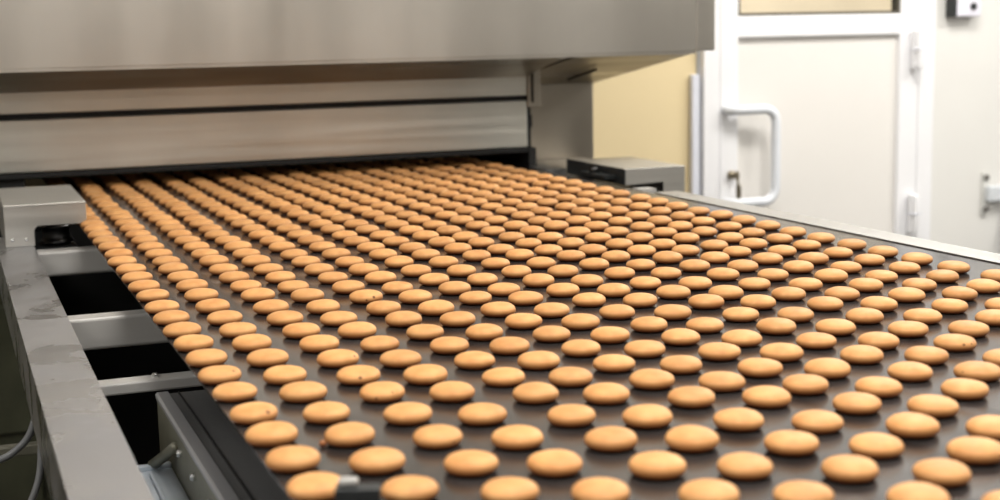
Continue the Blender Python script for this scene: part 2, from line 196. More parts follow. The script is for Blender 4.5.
RAIL = steel('rail_steel', (0.46, 0.455, 0.44), 0.42, (30, 1.0, 30), rvar=0.06, cvar=0.06, bump=0.05)
GUARD = steel('guard_steel', (0.14, 0.14, 0.14), 0.42, (20, 1.5, 20), 0.5, rvar=0.08, cvar=0.18, bump=0.06)
FLANGE = steel('flange_steel', (0.38, 0.38, 0.39), 0.40, (20, 1.5, 20), 0.5, rvar=0.06, cvar=0.08, bump=0.04)
BLACK = plain('black_steel_and_shade', (0.006, 0.006, 0.006), 0.6)  # black parts, and the sheets and strip that stand in for shade
BLACKP = plain('black_plastic', (0.02, 0.023, 0.024), 0.45)
NEARBLK = plain('near_black_steel', (0.022, 0.018, 0.014), 0.7)  # even near-black tone of the gap strip, canopy seam and lower casing
DARKM = steel('dark_roller_steel', (0.10, 0.10, 0.10), 0.3, (3, 3, 30), bump=0.0)
CHROME = steel('bright_bolt_steel', (0.7, 0.7, 0.68), 0.22, (5, 5, 5), bump=0.0)
TRAY = plain('blue_grey_enamel', (0.56, 0.62, 0.68), 0.38, 0.25, var=0.08, scale=12)
OLIVE = plain('olive_enamel', (0.06, 0.062, 0.036), 0.45, var=0.25, scale=10)
PALE = plain('pale_olive_steel', (0.20, 0.195, 0.15), 0.5, 0.4, var=0.1, scale=20)
WHITE = plain('white_plastic_frame', (0.86, 0.86, 0.88), 0.3, var=0.01)
DOORW = plain('cream_white_door_panel', (0.80, 0.775, 0.74), 0.35, var=0.015, scale=2)
WALLW = plain('off_white_wall', (0.74, 0.73, 0.70), 0.55, var=0.03, scale=1.6)
YELLOW = plain('pale_yellow_wall', (0.74, 0.61, 0.37), 0.6, var=0.04, scale=1.2)
FRAMEB = plain('bluish_white_frame', (0.70, 0.72, 0.80), 0.35, var=0.02)
GREYP = plain('grey_plastic', (0.42, 0.43, 0.44), 0.45, var=0.05)
CABLE = plain('grey_cable_sheath', (0.17, 0.175, 0.18), 0.45, var=0.05)
BEIGE = plain('beige_wall', (0.50, 0.475, 0.44), 0.6, var=0.05, scale=1)
CEIL = plain('white_ceiling', (0.80, 0.79, 0.76), 0.7, var=0.02, scale=1)
FLOOR = plain('dark_tile_floor', (0.045, 0.042, 0.036), 0.4, var=0.15, scale=5)
BRASS = plain('dull_brass', (0.30, 0.26, 0.19), 0.35, 0.9, var=0.1)

# conveyor belt: dark oiled steel with faint lengthwise smears
def belt_mat():
    m, nt, b = new_mat('dark_steel_belt')
    tc = nt.nodes.new('ShaderNodeTexCoord')
    mp = nt.nodes.new('ShaderNodeMapping'); mp.inputs['Scale'].default_value = (9, 2.2, 1)
    nt.links.new(tc.outputs['Object'], mp.inputs['Vector'])
    n = nt.nodes.new('ShaderNodeTexNoise'); n.inputs['Scale'].default_value = 1.6; n.inputs['Detail'].default_value = 6; n.inputs['Distortion'].default_value = 0.6
    nt.links.new(mp.outputs['Vector'], n.inputs['Vector'])
    r = ramp(nt, [(0.30, BELT_LO), (0.70, BELT_HI)])
    nt.links.new(n.outputs['Fac'], r.inputs['Fac']); nt.links.new(r.outputs['Color'], b.inputs['Base Color'])
    mr = nt.nodes.new('ShaderNodeMapRange'); mr.inputs['From Min'].default_value = 0.3; mr.inputs['From Max'].default_value = 0.7
    mr.inputs['To Min'].default_value = 0.15; mr.inputs['To Max'].default_value = 0.27
    nt.links.new(n.outputs['Fac'], mr.inputs['Value']); nt.links.new(mr.outputs['Result'], b.inputs['Roughness'])
    b.inputs['Metallic'].default_value = 0.5; b.inputs['IOR'].default_value = 1.38
    return m
BELT_LO, BELT_HI = (0.042, 0.038, 0.036), (0.085, 0.079, 0.076)
BELT = belt_mat()

def biscuit_mat(name, spots=()):
    m, nt, b = new_mat(name)
    L = nt.links.new
    tc = nt.nodes.new('ShaderNodeTexCoord'); oi = nt.nodes.new('ShaderNodeObjectInfo')
    n = nt.nodes.new('ShaderNodeTexNoise'); n.inputs['Scale'].default_value = 45; n.inputs['Detail'].default_value = 5
    off = nt.nodes.new('ShaderNodeVectorMath'); off.operation = 'ADD'
    L(tc.outputs['Object'], off.inputs[0]); L(oi.outputs['Random'], off.inputs[1]); L(off.outputs[0], n.inputs['Vector'])
    crust = ramp(nt, [(0.30, (0.645, 0.298, 0.100)), (0.72, (0.79, 0.417, 0.158))])
    L(n.outputs['Fac'], crust.inputs['Fac'])
    # baked rim with base shade painted in: browner over the lower half
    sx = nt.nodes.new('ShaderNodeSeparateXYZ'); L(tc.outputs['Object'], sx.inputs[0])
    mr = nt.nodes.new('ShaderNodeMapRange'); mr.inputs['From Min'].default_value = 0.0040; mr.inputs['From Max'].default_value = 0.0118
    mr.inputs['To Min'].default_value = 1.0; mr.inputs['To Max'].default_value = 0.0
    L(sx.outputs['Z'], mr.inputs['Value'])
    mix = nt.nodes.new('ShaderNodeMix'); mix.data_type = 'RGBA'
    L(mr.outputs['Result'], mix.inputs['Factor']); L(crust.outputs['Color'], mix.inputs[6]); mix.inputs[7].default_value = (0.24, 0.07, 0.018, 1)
    # each biscuit is baked a little lighter or darker
    mr2 = nt.nodes.new('ShaderNodeMapRange'); mr2.inputs['To Min'].default_value = 0.90; mr2.inputs['To Max'].default_value = 1.07
    L(oi.outputs['Random'], mr2.inputs['Value'])
    hs = nt.nodes.new('ShaderNodeHueSaturation'); L(mr2.outputs['Result'], hs.inputs['Value']); L(mix.outputs[2], hs.inputs['Color'])
    col = hs.outputs['Color']
    for (px, py, pz, rad) in spots:
        d = nt.nodes.new('ShaderNodeVectorMath'); d.operation = 'DISTANCE'; d.inputs[1].default_value = (px, py, pz)
        L(tc.outputs['Object'], d.inputs[0])
        q = nt.nodes.new('ShaderNodeMapRange'); q.inputs['From Min'].default_value = rad*0.5; q.inputs['From Max'].default_value = rad
        q.inputs['To Min'].default_value = 0.9; q.inputs['To Max'].default_value = 0.0
        L(d.outputs['Value'], q.inputs['Value'])
        mm = nt.nodes.new('ShaderNodeMix'); mm.data_type = 'RGBA'
        L(q.outputs['Result'], mm.inputs['Factor']); L(col, mm.inputs[6]); mm.inputs[7].default_value = (0.14, 0.045, 0.015, 1)
        col = mm.outputs[2]
    L(col, b.inputs['Base Color'])
    b.inputs['Roughness'].default_value = 0.5
    b.inputs['Specular IOR Level'].default_value = 0.35
    b.inputs['Subsurface Weight'].default_value = 0.0
    nb = nt.nodes.new('ShaderNodeTexNoise'); nb.inputs['Scale'].default_value = 420; nb.inputs['Detail'].default_value = 2
    L(tc.outputs['Object'], nb.inputs['Vector'])
    bp = nt.nodes.new('ShaderNodeBump'); bp.inputs['Strength'].default_value = 0.12; bp.inputs['Distance'].default_value = 0.0006
    L(nb.outputs['Fac'], bp.inputs['Height']); L(bp.outputs['Normal'], b.inputs['Normal'])
    return m
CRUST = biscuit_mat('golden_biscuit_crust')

# ------------------------------------------------------------------ setting
FZ = -0.95; CZ = 2.1
WY = 5.0
sbox('floor', (-3.5, 6.5, -4.0, 8.0, FZ-0.1, FZ), FLOOR)
sbox('ceiling', (-3.5, 6.5, -4.0, 8.0, CZ, CZ+0.1), CEIL)
sbox('wall_left', (-3.6, -3.5, -4.0, 8.0, FZ, CZ), BEIGE)
sbox('wall_right', (6.5, 6.6, -4.0, 8.0, FZ, CZ), WALLW)
sbox('wall_front', (-3.5, 6.5, -4.1, -4.0, FZ, CZ), BEIGE)
sbox('wall_back', (3.93, 6.5, WY, WY+0.12, FZ, CZ), WALLW)
sbox('trim_3', (2.822, 3.945, WY, WY+0.12, 1.262, CZ), WALLW)
sbox('wall_rear', (-3.5, 2.808, WY, WY+0.12, FZ, CZ), YELLOW)
sbox('trim_1', (2.775, 2.808, WY-0.03, WY-0.001, FZ, 0.235), FRAMEB, bev=0.004)
sbox('trim_2', (2.808, 2.822, WY-0.008, WY+0.10, FZ, CZ), GREYP)

# white double-panel door beside the oven
door = bpy.data.objects.new('door_1', None); C.objects.link(door); door.location = (3.4, WY, FZ); door['kind'] = 'structure'
def dpart(name, bm, mat, parent=door, smooth=False):
    me = bpy.data.meshes.new(name)
    for v in bm.verts: v.co -= Vector(door.location)
    bm.to_mesh(me); bm.free(); me.materials.append(mat)
    for p in me.polygons: p.use_smooth = smooth
    o = bpy.data.objects.new(name, me); C.objects.link(o); o.parent = parent
    return o
DT = 1.16
bm = bmesh.new()                       # fixed jambs and head
bx(bm, 2.822, 2.895, WY-0.038, WY+0.1, FZ, DT+0.1, bev=0.005)
bx(bm, 3.863, 3.945, WY-0.038, WY+0.1, FZ, DT+0.1, bev=0.005)
bx(bm, 2.895, 3.865, WY-0.05, WY+0.1, DT+0.02, DT+0.1, bev=0.005)
dpart('door_frame', bm, WHITE)
bm = bmesh.new()                       # leaf: stiles and rails round two openings
X0, X1, Y0_, Y1_ = 2.898, 3.862, WY-0.035, WY+0.035
bx(bm, X0, 2.982, Y0_, Y1_, FZ+.01, DT, bev=0.006); bx(bm, 3.765, X1, Y0_, Y1_, FZ+.01, DT, bev=0.006)
for za, zb in ((FZ+.01, FZ+.15), (0.375, 0.462), (DT-0.09, DT)):
    bx(bm, 2.975, 3.77, Y0_+.002, Y1_-.002, za, zb, bev=0.006)
dpart('door_leaf', bm, WHITE)
bm = bmesh.new(); bx(bm, 2.975, 3.77, WY-0.012, WY+0.012, FZ+0.14, 0.38); dpart('door_panel', bm, DOORW)
bm = bmesh.new()
for a in ((2.982, 3.765, 0.462, 0.474), (2.982, 3.765, DT-0.102, DT-0.09), (2.982, 2.992, 0.474, DT-0.102), (3.755, 3.765, 0.474, DT-0.102)):
    bx(bm, a[0], a[1], WY-0.030, WY+0.02, a[2], a[3])
dpart('window_gasket', bm, plain('dark_rubber_gasket', (0.10, 0.09, 0.07), 0.6))
def glass_mat():
    m, nt, b = new_mat('clear_glass')
    b.inputs['Base Color'].default_value = (0.95, 0.97, 0.95, 1); b.inputs['Roughness'].default_value = 0.02
    b.inputs['Transmission Weight'].default_value = 1.0; b.inputs['IOR'].default_value = 1.45
    return m
bm = bmesh.new(); bx(bm, 2.99, 3.757, WY-0.004, WY+0.004, 0.472, DT-0.1); dpart('window_pane', bm, glass_mat())
# pull handle: white bent tube standing off the leaf
hx0, hx1, hz1, hz0, hy = 2.922, 3.128, 0.090, -0.285, WY-0.085
rr = 0.055
path = [(hx0, WY-0.03, hz1), (hx0, hy+0.02, hz1), (hx0+0.02, hy, hz1), (hx1-rr, hy, hz1)]
path += [(hx1-rr+rr*math.sin(a), hy, hz1-rr+rr*math.cos(a)) for a in [PI/2*k/6 for k in range(1, 7)]]
path += [(hx1, hy, hz0+rr)]
path += [(hx1-rr+rr*math.cos(a), hy, hz0+rr-rr*math.sin(a)) for a in [PI/2*k/6 for k in range(1, 7)]]
path += [(hx0+0.02, hy, hz0), (hx0, hy+0.02, hz0), (hx0, WY-0.03, hz0)]
bm = bmesh.new(); tube(bm, path, 0.0195, 14); dpart('door_handle', bm, plain('pale_handle_plastic', (0.74, 0.77, 0.82), 0.3, var=0.01), smooth=True)
for zc in (0.312, -0.385):
    bm = bmesh.new()
    bx(bm, 3.812, 3.848, WY-0.070, WY-0.044, zc-0.083, zc+0.083, bev=0.004)
    h = dpart('hinge', bm, WHITE)
    bm = bmesh.new(); lathe(bm, [(0.0125, -0.08), (0.0135, -0.076), (0.0135, 0.076), (0.0125, 0.08)], 16, (3.830, WY-0.080, zc)); dpart('hinge_pin', bm, WHITE, h, True)
    bm = bmesh.new(); bx(bm, 3.811, 3.849, WY-0.095, WY-0.045, zc-0.0025, zc+0.0025); dpart('hinge_gap', bm, FRAMEB, h)
bm = bmesh.new(); lathe(bm, [(0.017, 0), (0.017, 0.02), (0.012, 0.026), (0.0, 0.026)], 18, (2.948, WY-0.034, -0.172), '-y')
dpart('lock_cylinder', bm, BRASS, smooth=True)
key = thing('door_key', 'small dull metal key hanging from the lock of the white door', 'key', (2.948, WY-0.062, -0.172))
bm = bmesh.new(); lathe(bm, [(0.016, -.0025), (0.020, 0.0), (0.016, .0025)], 18, (2.948, WY-0.085, -0.172), 'x')
bx(bm, 2.9455, 2.9505, WY-0.085, WY-0.058, -0.176, -0.168); obj('key_head', bm, BRASS, key)
bm = bmesh.new(); tube(bm, spline([(2.95, WY-0.085, -0.188), (2.952, WY-0.09, -0.215), (2.956, WY-0.088, -0.25), (2.957, WY-0.085, -0.285)]), 0.006, 8); bx(bm, 2.944, 2.966, WY-0.090, WY-0.082, -0.262, -0.212, bev=0.002); obj('key_tag', bm, BRASS, key)

# room seen through the door's window
sbox('wall_far', (1.5, 6.5, 7.6, 7.7, FZ, CZ), plain('warm_far_wall', (0.66, 0.56, 0.42), 0.6, var=0.15, scale=1.5))

# intercom box high on the white wall
ic = thing('wall_intercom', 'white box with black edge and round black button high on the wall', 'intercom', (4.12, WY, 0.5))
bm = bmesh.new(); bx(bm, 4.040, 4.17, WY-0.052, WY-0.002, 0.445, 0.66, bev=0.006); obj('housing', bm, plain('pale_lilac_plastic', (0.78, 0.77, 0.86), 0.35, var=0.01), ic)
bm = bmesh.new(); bx(bm, 4.020, 4.039, WY-0.056, WY-0.002, 0.442, 0.665, bev=0.003); obj('side_strip', bm, BLACKP, ic)
bm = bmesh.new(); lathe(bm, [(0.015, 0), (0.015, 0.008), (0.011, 0.012), (0, 0.012)], 18, (4.125, WY-0.052, 0.488), '-y'); obj('button', bm, BLACKP, ic, True)
# pipe and its clamp, and the grey cabinet under it, at the right edge
pp = thing('wall_pipe', 'pale grey pipe fixed to the white wall at the right edge', 'pipe', (4.3, WY, -0.33))
bm = bmesh.new(); bx(bm, 4.250, 5.4, WY-0.045, WY-0.014, -0.365, -0.295, bev=0.008); obj('pipe_run', bm, plain('pale_grey_paint', (0.62, 0.65, 0.68), 0.4, var=0.02), pp)
bm = bmesh.new(); bx(bm, 4.240, 4.272, WY-0.012, WY-0.002, -0.425, -0.235); obj('bracket', bm, plain('pale_bracket_paint', (0.70, 0.70, 0.67), 0.45), pp)
for zc in (-0.258, -0.400):
    bm = bmesh.new(); lathe(bm, [(0.014, 0), (0.014, 0.010), (0.010, 0.014), (0, 0.014)], 6, (4.256, WY-0.012, zc), '-y'); obj('bolt', bm, plain('dark_bolt_steel', (0.16, 0.15, 0.14), 0.4, 0.6), pp)
cab = thing('wall_cabinet', 'plain grey cabinet below the pipe at the right edge', 'cabinet', (4.8, WY-0.2, FZ))
bm = bmesh.new(); prism(bm, [(WY-0.02, FZ+.02), (WY-0.30, FZ+.02), (WY-0.30, -0.55), (WY-0.02, -0.40)], 'x', 4.36, 5.4); obj('body', bm, plain('cabinet_grey', (0.46, 0.47, 0.49), 0.5), cab)
bm = bmesh.new(); bx(bm, 4.42, 5.34, WY-0.312, WY-0.30, FZ+.08, -0.60, bev=0.004); obj('cabinet_door', bm, plain('cabinet_grey_front', (0.48, 0.49, 0.51), 0.5), cab)

# ------------------------------------------------------------------ tunnel oven
HY, PY, BY = 3.741, 4.041, 4.46           # front of hood, of hanging panels, of main body
oven = thing('tunnel_oven', 'large stainless steel tunnel oven whose mouth the biscuit belt runs into', 'oven', (0.9, 5.0, FZ))
bm = bmesh.new()                          # hood shell: front sheet, right end sheet, top
bx(bm, -0.9, 2.100, HY, HY+0.006, 0.347, 1.95, bev=0.002)
obj('hood_front', bm, HOOD, oven)
bm = bmesh.new(); bx(bm, 2.101, 2.168, HY+0.001, HY+0.02, 0.349, 1.95, bev=0.005); bx(bm, 2.148, 2.160, HY+0.02, BY+0.4, 0.349, 1.95); obj('hood_corner_post', bm, HOOD, oven)
bm = bmesh.new(); bx(bm, -0.9, 2.1, HY+0.006, BY+0.4, 1.90, 1.95); obj('hood_top', bm, HOOD, oven)
bm = bmesh.new(); bx(bm, -0.9, 2.1, HY+0.0005, HY+0.03, 0.340, 0.347); obj('hood_lip', bm, HOOD, oven)
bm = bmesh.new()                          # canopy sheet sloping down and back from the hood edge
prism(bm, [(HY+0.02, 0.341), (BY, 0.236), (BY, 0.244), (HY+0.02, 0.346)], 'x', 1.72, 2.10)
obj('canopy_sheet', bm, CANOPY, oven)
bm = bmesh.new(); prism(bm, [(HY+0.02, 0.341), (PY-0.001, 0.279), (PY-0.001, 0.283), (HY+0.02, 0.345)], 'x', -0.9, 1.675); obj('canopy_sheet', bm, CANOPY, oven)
bm = bmesh.new()                          # seam strap on the canopy
prism(bm, [(HY+0.25, 0.300), (HY+0.46, 0.265), (HY+0.46, 0.257), (HY+0.25, 0.292)], 'x', 1.885, 1.893); obj('canopy_seam', bm, NEARBLK, oven)
bm = bmesh.new()                          # main body right of the mouth
bx(bm, 1.70, 2.10, BY, WY-0.03, -0.40, 1.2, bev=0.004); obj('side_column', bm, BODY, oven)
bm = bmesh.new(); bx(bm, -0.9, 1.676, PY, PY+0.012, 0.222, 0.60, bev=0.002); obj('upper_panel', bm, PANEL, oven)
bm = bmesh.new(); bx(bm, -0.9, 1.676, PY+0.012, PY+0.03, 0.198, 0.226); obj('panel_slot', bm, BLACK, oven)
bm = bmesh.new(); bx(bm, -0.9, 1.676, PY, PY+0.012, 0.062, 0.206, bev=0.003); obj('lower_panel', bm, PANEL, oven)
bm = bmesh.new(); bx(bm, -0.9, 1.690, PY-0.004, PY+0.05, 0.046, 0.060, bev=0.002); obj('lower_panel_seal', bm, BLACK, oven)
bm = bmesh.new(); bx(bm, 1.677, 1.718, PY-0.006, PY+0.004, 0.185, 0.60, bev=0.002); obj('end_strap', bm, BODY, oven)
bm = bmesh.new(); bx(bm, 1.688, 1.695, PY-0.010, PY-0.005, 0.20, 0.60); obj('end_gap_strip', bm, NEARBLK, oven)
bm = bmesh.new(); bx(bm, -0.9, 1.70, PY+0.03, PY+0.05, 0.05, 1.2); obj('inner_bulkhead', bm, BLACK, oven)
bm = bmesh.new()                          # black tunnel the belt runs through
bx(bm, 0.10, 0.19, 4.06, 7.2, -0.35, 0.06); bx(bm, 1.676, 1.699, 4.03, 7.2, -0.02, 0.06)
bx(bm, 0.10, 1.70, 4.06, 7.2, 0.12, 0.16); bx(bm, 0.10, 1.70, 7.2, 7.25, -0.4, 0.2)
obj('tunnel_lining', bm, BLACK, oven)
bm = bmesh.new(); bx(bm, -0.9, 0.10, PY+0.03, WY-0.05, FZ+.01, 0.05); obj('lower_casing', bm, NEARBLK, oven)

# ------------------------------------------------------------------ conveyor
BX0, BX1 = 0.265, 1.668
bm = bmesh.new(); bx(bm, BX0, BX1, 0.25, 7.1, -0.0025, 0.0)
belt = obj('conveyor_belt', bm, BELT); tag(belt, 'wide dark steel conveyor belt carrying the rows of biscuits', 'conveyor belt')

fr = thing('conveyor', 'stainless steel conveyor frame with side beams and cross bars', 'conveyor', (0.9, 2.0, FZ))
bm = bmesh.new()                          # left side beam, a hollow channel in two lengths
prism(bm, [(0.084, -0.030), (0.161, -0.030), (0.161, -0.036), (0.161, -0.128), (0.157, -0.128), (0.157, -0.036), (0.088, -0.036), (0.088, -0.128), (0.084, -0.128), (0.084, -0.036)], 'y', 0.3, 2.676)
obj('side_beam', bm, BEAM, fr)
bm = bmesh.new(); prism(bm, [(0.084, -0.0305), (0.161, -0.0305), (0.161, -0.036), (0.161, -0.128), (0.157, -0.128), (0.157, -0.036), (0.088, -0.036), (0.088, -0.128), (0.084, -0.128), (0.084, -0.036)], 'y', 2.6775, 3.42)
obj('side_beam', bm, BEAM, fr)
for yc, zt, zb in ((2.43, -0.050, -0.106), (3.20, -0.040, -0.096)):
    bm = bmesh.new(); bx(bm, 0.161, 0.618, yc, yc+0.045, zb, zt, bev=0.006, seg=3); obj('cross_bar', bm, BAR, fr)
cb = None
bm = bmesh.new(); bx(bm, 0.161, 0.618, 2.07, 2.105, -0.100, -0.082, bev=0.003); cb = obj('cross_bar', bm, BAR, fr)
bm = bmesh.new(); lathe(bm, [(0.006, 0), (0.006, 0.004), (0.004, 0.006), (0, 0.006)], 6, (0.262, 2.088, -0.082)); obj('bolt', bm, CHROME, cb)
cb.children[0].location = (0, 0, 0)
bm = bmesh.new(); bx(bm, 0.620, 0.628, 2.06, 4.03, FZ+.01, -0.004); bx(bm, 0.21, 0.619, 4.02, 4.03, FZ+.01, -0.02); obj('under_belt_shade', bm, BLACK, fr)  # black sheets added so the void under the belt stays dark
bm = bmesh.new(); bx(bm, -0.30, 0.15, 2.34, 2.36, -0.250, -0.232, bev=0.003); obj('lower_rail', bm, PALE, fr)
# right rail: flat stainless ledge beyond the belt and a black strip for its gap's shadow
bm = bmesh.new(); prism(bm, [(1.676, 0.002), (1.742, 0.002), (1.742, -0.090), (1.739, -0.090), (1.739, -0.001), (1.676, -0.001)], 'y', 0.3, 3.20); obj('right_rail', bm, RAIL, fr)
bm = bmesh.new(); bx(bm, 1.676, 1.742, 3.90, 4.44, -0.05, 0.002); obj('right_rail', bm, RAIL, fr)
bm = bmesh.new(); bx(bm, 1.676, 1.742, 3.20, 3.90, -0.09, -0.035); bx(bm, 1.69, 2.0, 3.2, 3.49, -0.14, -0.12); obj('rail_underbeam', bm, BLACK, fr)
bm = bmesh.new(); bx(bm, 1.669, 1.675, 0.3, 4.02, -0.060, -0.004); obj('rail_gap_shade', bm, BLACK, fr)  # black strip painting the shadow between belt and rail
bm = bmesh.new()
for yc in (0.5, 2.0, 3.3): bx(bm, 1.69, 1.735, yc, yc+0.05, FZ, -0.002)
obj('rail_leg', bm, BAR, fr)
for yc in (0.35,):
    bm = bmesh.new(); bx(bm, 0.095, 0.150, yc, yc+0.055, FZ, -0.037); obj('beam_leg', bm, BAR, fr)

# dark guard trough below the belt with its bolted side plate
gd = thing('belt_guard', 'dark sheet metal guard below the left edge of the belt', 'guard', (0.5, 1.2, FZ))
bm = bmesh.new(); prism(bm, [(0.272, -0.1015), (0.60, -0.1015), (0.60, -0.104), (0.272, -0.104)], 'y', 0.3, 2.055); obj('guard_top', bm, GUARD, gd)
bm = bmesh.new(); prism(bm, [(0.2555, -0.101), (0.2585, -0.098), (0.274, -0.098), (0.274, -0.108), (0.2565, -0.108)], 'y', 0.3, 2.055); obj('edge_flange', bm, FLANGE, gd)
bm = bmesh.new(); bx(bm, 0.288, 0.2895, 0.3, 2.05, -0.1012, -0.0985); obj('guard_seam', bm, BLACK, gd)
bm = bmesh.new(); prism(bm, [(2.052, -0.108), (2.052, -0.36), (0.3, -0.36), (0.3, -0.108)], 'x', 0.2575, 0.2605); sp = obj('side_plate', bm, PALE, gd)
for yb in (1.83, 1.72, 1.61, 1.50):
    bm = bmesh.new(); lathe(bm, [(0.0055, 0), (0.0055, 0.004), (0.0035, 0.007), (0, 0.007)], 10, (0, 0, 0), 'x')
    for v in bm.verts: v.co.x *= -1
    for v in bm.verts: v.co += Vector((0.2573, yb, -0.128)) - Vector(gd.location)
    me = bpy.data.meshes.new('bolt'); bmesh.ops.recalc_face_normals(bm, faces=bm.faces); bm.to_mesh(me); bm.free(); me.materials.append(CHROME)
    o = bpy.data.objects.new('bolt', me); C.objects.link(o); o.parent = sp; o.location = -sp.location
bm = bmesh.new(); tube(bm, [(0.232, 1.935, -0.170), (0.243, 1.905, -0.152), (0.2555, 1.865, -0.128)], 0.008, 8); obj('gusset', bm, PALE, gd, True)
bm = bmesh.new(); bx(bm, 0.60, 0.61, 0.3, 2.04, -0.9, -0.106); obj('guard_shade_sheet', bm, BLACK, gd)  # black sheet added to darken the space behind the guard

# blue-grey tray with standing seams between beam and guard
tr = thing('drip_tray', 'pale blue-grey sheet metal tray between the side beam and the guard', 'tray', (0.2, 1.4, -0.2))
bm = bmesh.new(); bx(bm, 0.10, 0.2568, 0.6, 1.935, -0.178, -0.175, bev=0.001); obj('tray_sheet', bm, TRAY, tr)
bm = bmesh.new(); bx(bm, 0.222, 0.228, 0.6, 1.90, -0.175, -0.169, bev=0.002); obj('standing_seam', bm, TRAY, tr)
bm = bmesh.new(); bx(bm, 0.10, 0.2568, 1.925, 1.937, -0.176, -0.168, bev=0.002); obj('tray_lip', bm, TRAY, tr)

# edge housings bolted over the two side rails
lh = thing('edge_housing', 'stainless box housing bolted on the left side beam by the oven', 'housing', (0.19, 3.4, -0.03))
bm = bmesh.new()
Yf, Yr, zt = 3.235, 3.640, 0.058
prism(bm, [(0.103, -0.0295), (0.103, zt), (0.276, zt), (0.276, 0.021), (0.262, 0.014), (0.172, 0.014), (0.1655, 0.0085), (0.1635, 0.002), (0.1635, -0.0295)], 'y', Yf, Yf+0.004)
obj('front_plate', bm, BRACK, lh)
bm = bmesh.new(); bx(bm, 0.1025, 0.2765, Yf-0.001, Yr, zt, zt+0.004, bev=0.0015); obj('top_plate', bm, BRACK, lh)
bm = bmesh.new(); bx(bm, 0.1025, 0.106, Yf+0.004, Yr, -0.0295, zt); obj('outer_side_plate', bm, BRACK, lh)
for bxp in (0.117, 0.146):
    bm = bmesh.new(); lathe(bm, [(0.0038, 0), (0.0038, 0.002), (0.002, 0.0035), (0, 0.0035)], 10, (bxp, Yf, -0.014), '-y'); obj('screw', bm, CHROME, lh, True)
bm = bmesh.new(); lathe(bm, [(0.030, 0), (0.036, 0.003), (0.036, 0.008), (0.030, 0.011), (0.030, 0.036), (0.036, 0.039), (0.036, 0.044), (0.030, 0.047)], 28, (0.216, Yf+0.12, -0.044)); obj('guide_roller', bm, DARKM, lh, True)
bm = bmesh.new(); bx(bm, 0.165, 0.258, Yf+0.045, Yr, -0.060, -0.045); bx(bm, 0.165, 0.256, Yr-0.02, Yr, -0.06, zt); obj('roller_plate', bm, BLACKP, lh)

rh = thing('edge_housing', 'stainless box housing on the right rail beside the oven mouth', 'housing', (1.84, 3.65, -0.03))
Yf, Yr, zt = 3.50, 3.84, 0.030
bm = bmesh.new(); prism(bm, [(1.930, -0.090), (1.930, zt), (1.744, zt), (1.744, -0.012), (1.862, -0.008), (1.862, -0.090)], 'y', Yf, Yf+0.004); obj('front_plate', bm, BRACK, rh)
bm = bmesh.new(); bx(bm, 1.740, 1.9305, Yf-0.001, Yr, zt, zt+0.004, bev=0.0015); obj('top_plate', bm, BRACK, rh)
bm = bmesh.new(); bx(bm, 1.7395, 1.7435, Yf+0.002, Yr+0.05, -0.012, zt+0.003); obj('inner_side_plate', bm, BLACKP, rh)
bm = bmesh.new(); bx(bm, 1.926, 1.930, Yf+0.004, Yr, -0.09, zt); obj('outer_side_plate', bm, BRACK, rh)
bm = bmesh.new(); bx(bm, 1.744, 1.866, Yf+0.03, Yr, -0.088, -0.030); bx(bm, 1.705, 1.743, Yf+0.05, Yf+0.22, 0.003, 0.012); obj('slide_block', bm, BLACKP, rh)
bm = bmesh.new(); lathe(bm, [(0.013, 0), (0.013, 0.012), (0.010, 0.015), (0, 0.015)], 18, (1.722, Yf+0.16, 0.012)); obj('guide_roller', bm, DARKM, rh, True)
bm = bmesh.new(); prism(bm, [(1.744, -0.09), (2.05, -0.09), (2.05, -0.02), (1.744, -0.02)], 'y', 3.86, 4.45); obj('support_shelf', bm, BODY, rh)

# ------------------------------------------------------------------ things at the lower left, below the beam
ol = thing('machine_cabinet', 'dark olive machine cabinet standing beneath the left side beam', 'cabinet', (-0.1, 3.6, FZ))
bm = bmesh.new(); bx(bm, -0.45, 0.205, 3.44, 4.0, FZ, -0.14, bev=0.008); obj('body', bm, OLIVE, ol)
bm = bmesh.new(); bx(bm, -0.40, 0.155, 3.425, 3.44, -0.50, -0.19, bev=0.006); bx(bm, -0.40, 0.155, 3.425, 3.44, -0.92, -0.53, bev=0.006); obj('cover_panel', bm, OLIVE, ol)
CB = [[(0.0, 2.2, -0.225), (0.03, 2.2, -0.214), (0.053, 2.2, -0.206), (0.078, 2.2, -0.186), (0.090, 2.2, -0.163), (0.098, 2.2, -0.132)],
      [(0.112, 2.19, -0.132), (0.104, 2.19, -0.150), (0.099, 2.18, -0.188), (0.093, 2.17, -0.232), (0.080, 2.16, -0.265), (0.060, 2.16, -0.300), (0.02, 2.16, -0.35)]]
for pts, lab in zip(CB, ('grey cable sweeping from the lower left corner up to the beam', 'grey cable hanging straight down close below the side beam')):
    bm = bmesh.new(); tube(bm, spline(pts), 0.0055, 10); tag(obj('cable', bm, CABLE, smooth=True), lab, 'cable', 'cables under the side beam')

# black sensor block on the belt edge in the foreground
cl = thing('sensor_block', 'blurred black block with a metal tab among the front biscuits', 'sensor', (0.33, 1.19, 0.0))
cl.location = (0.3095, 1.143, 0.0); cl.rotation_euler = (0, 0, math.radians(-21))
bm = bmesh.new(); bx(bm, -0.0195, 0.0195, -0.012, 0.008, 0.0002, 0.0255, bev=0.001); o = obj('body', bm, BLACKP, cl); o.location = (0, 0, 0)
bm = bmesh.new(); bx(bm, -0.017, 0.000, -0.004, 0.0075, 0.0255, 0.0325, bev=0.0025); o = obj('metal_tab', bm, BAR, cl); o.location = (0, 0, 0)

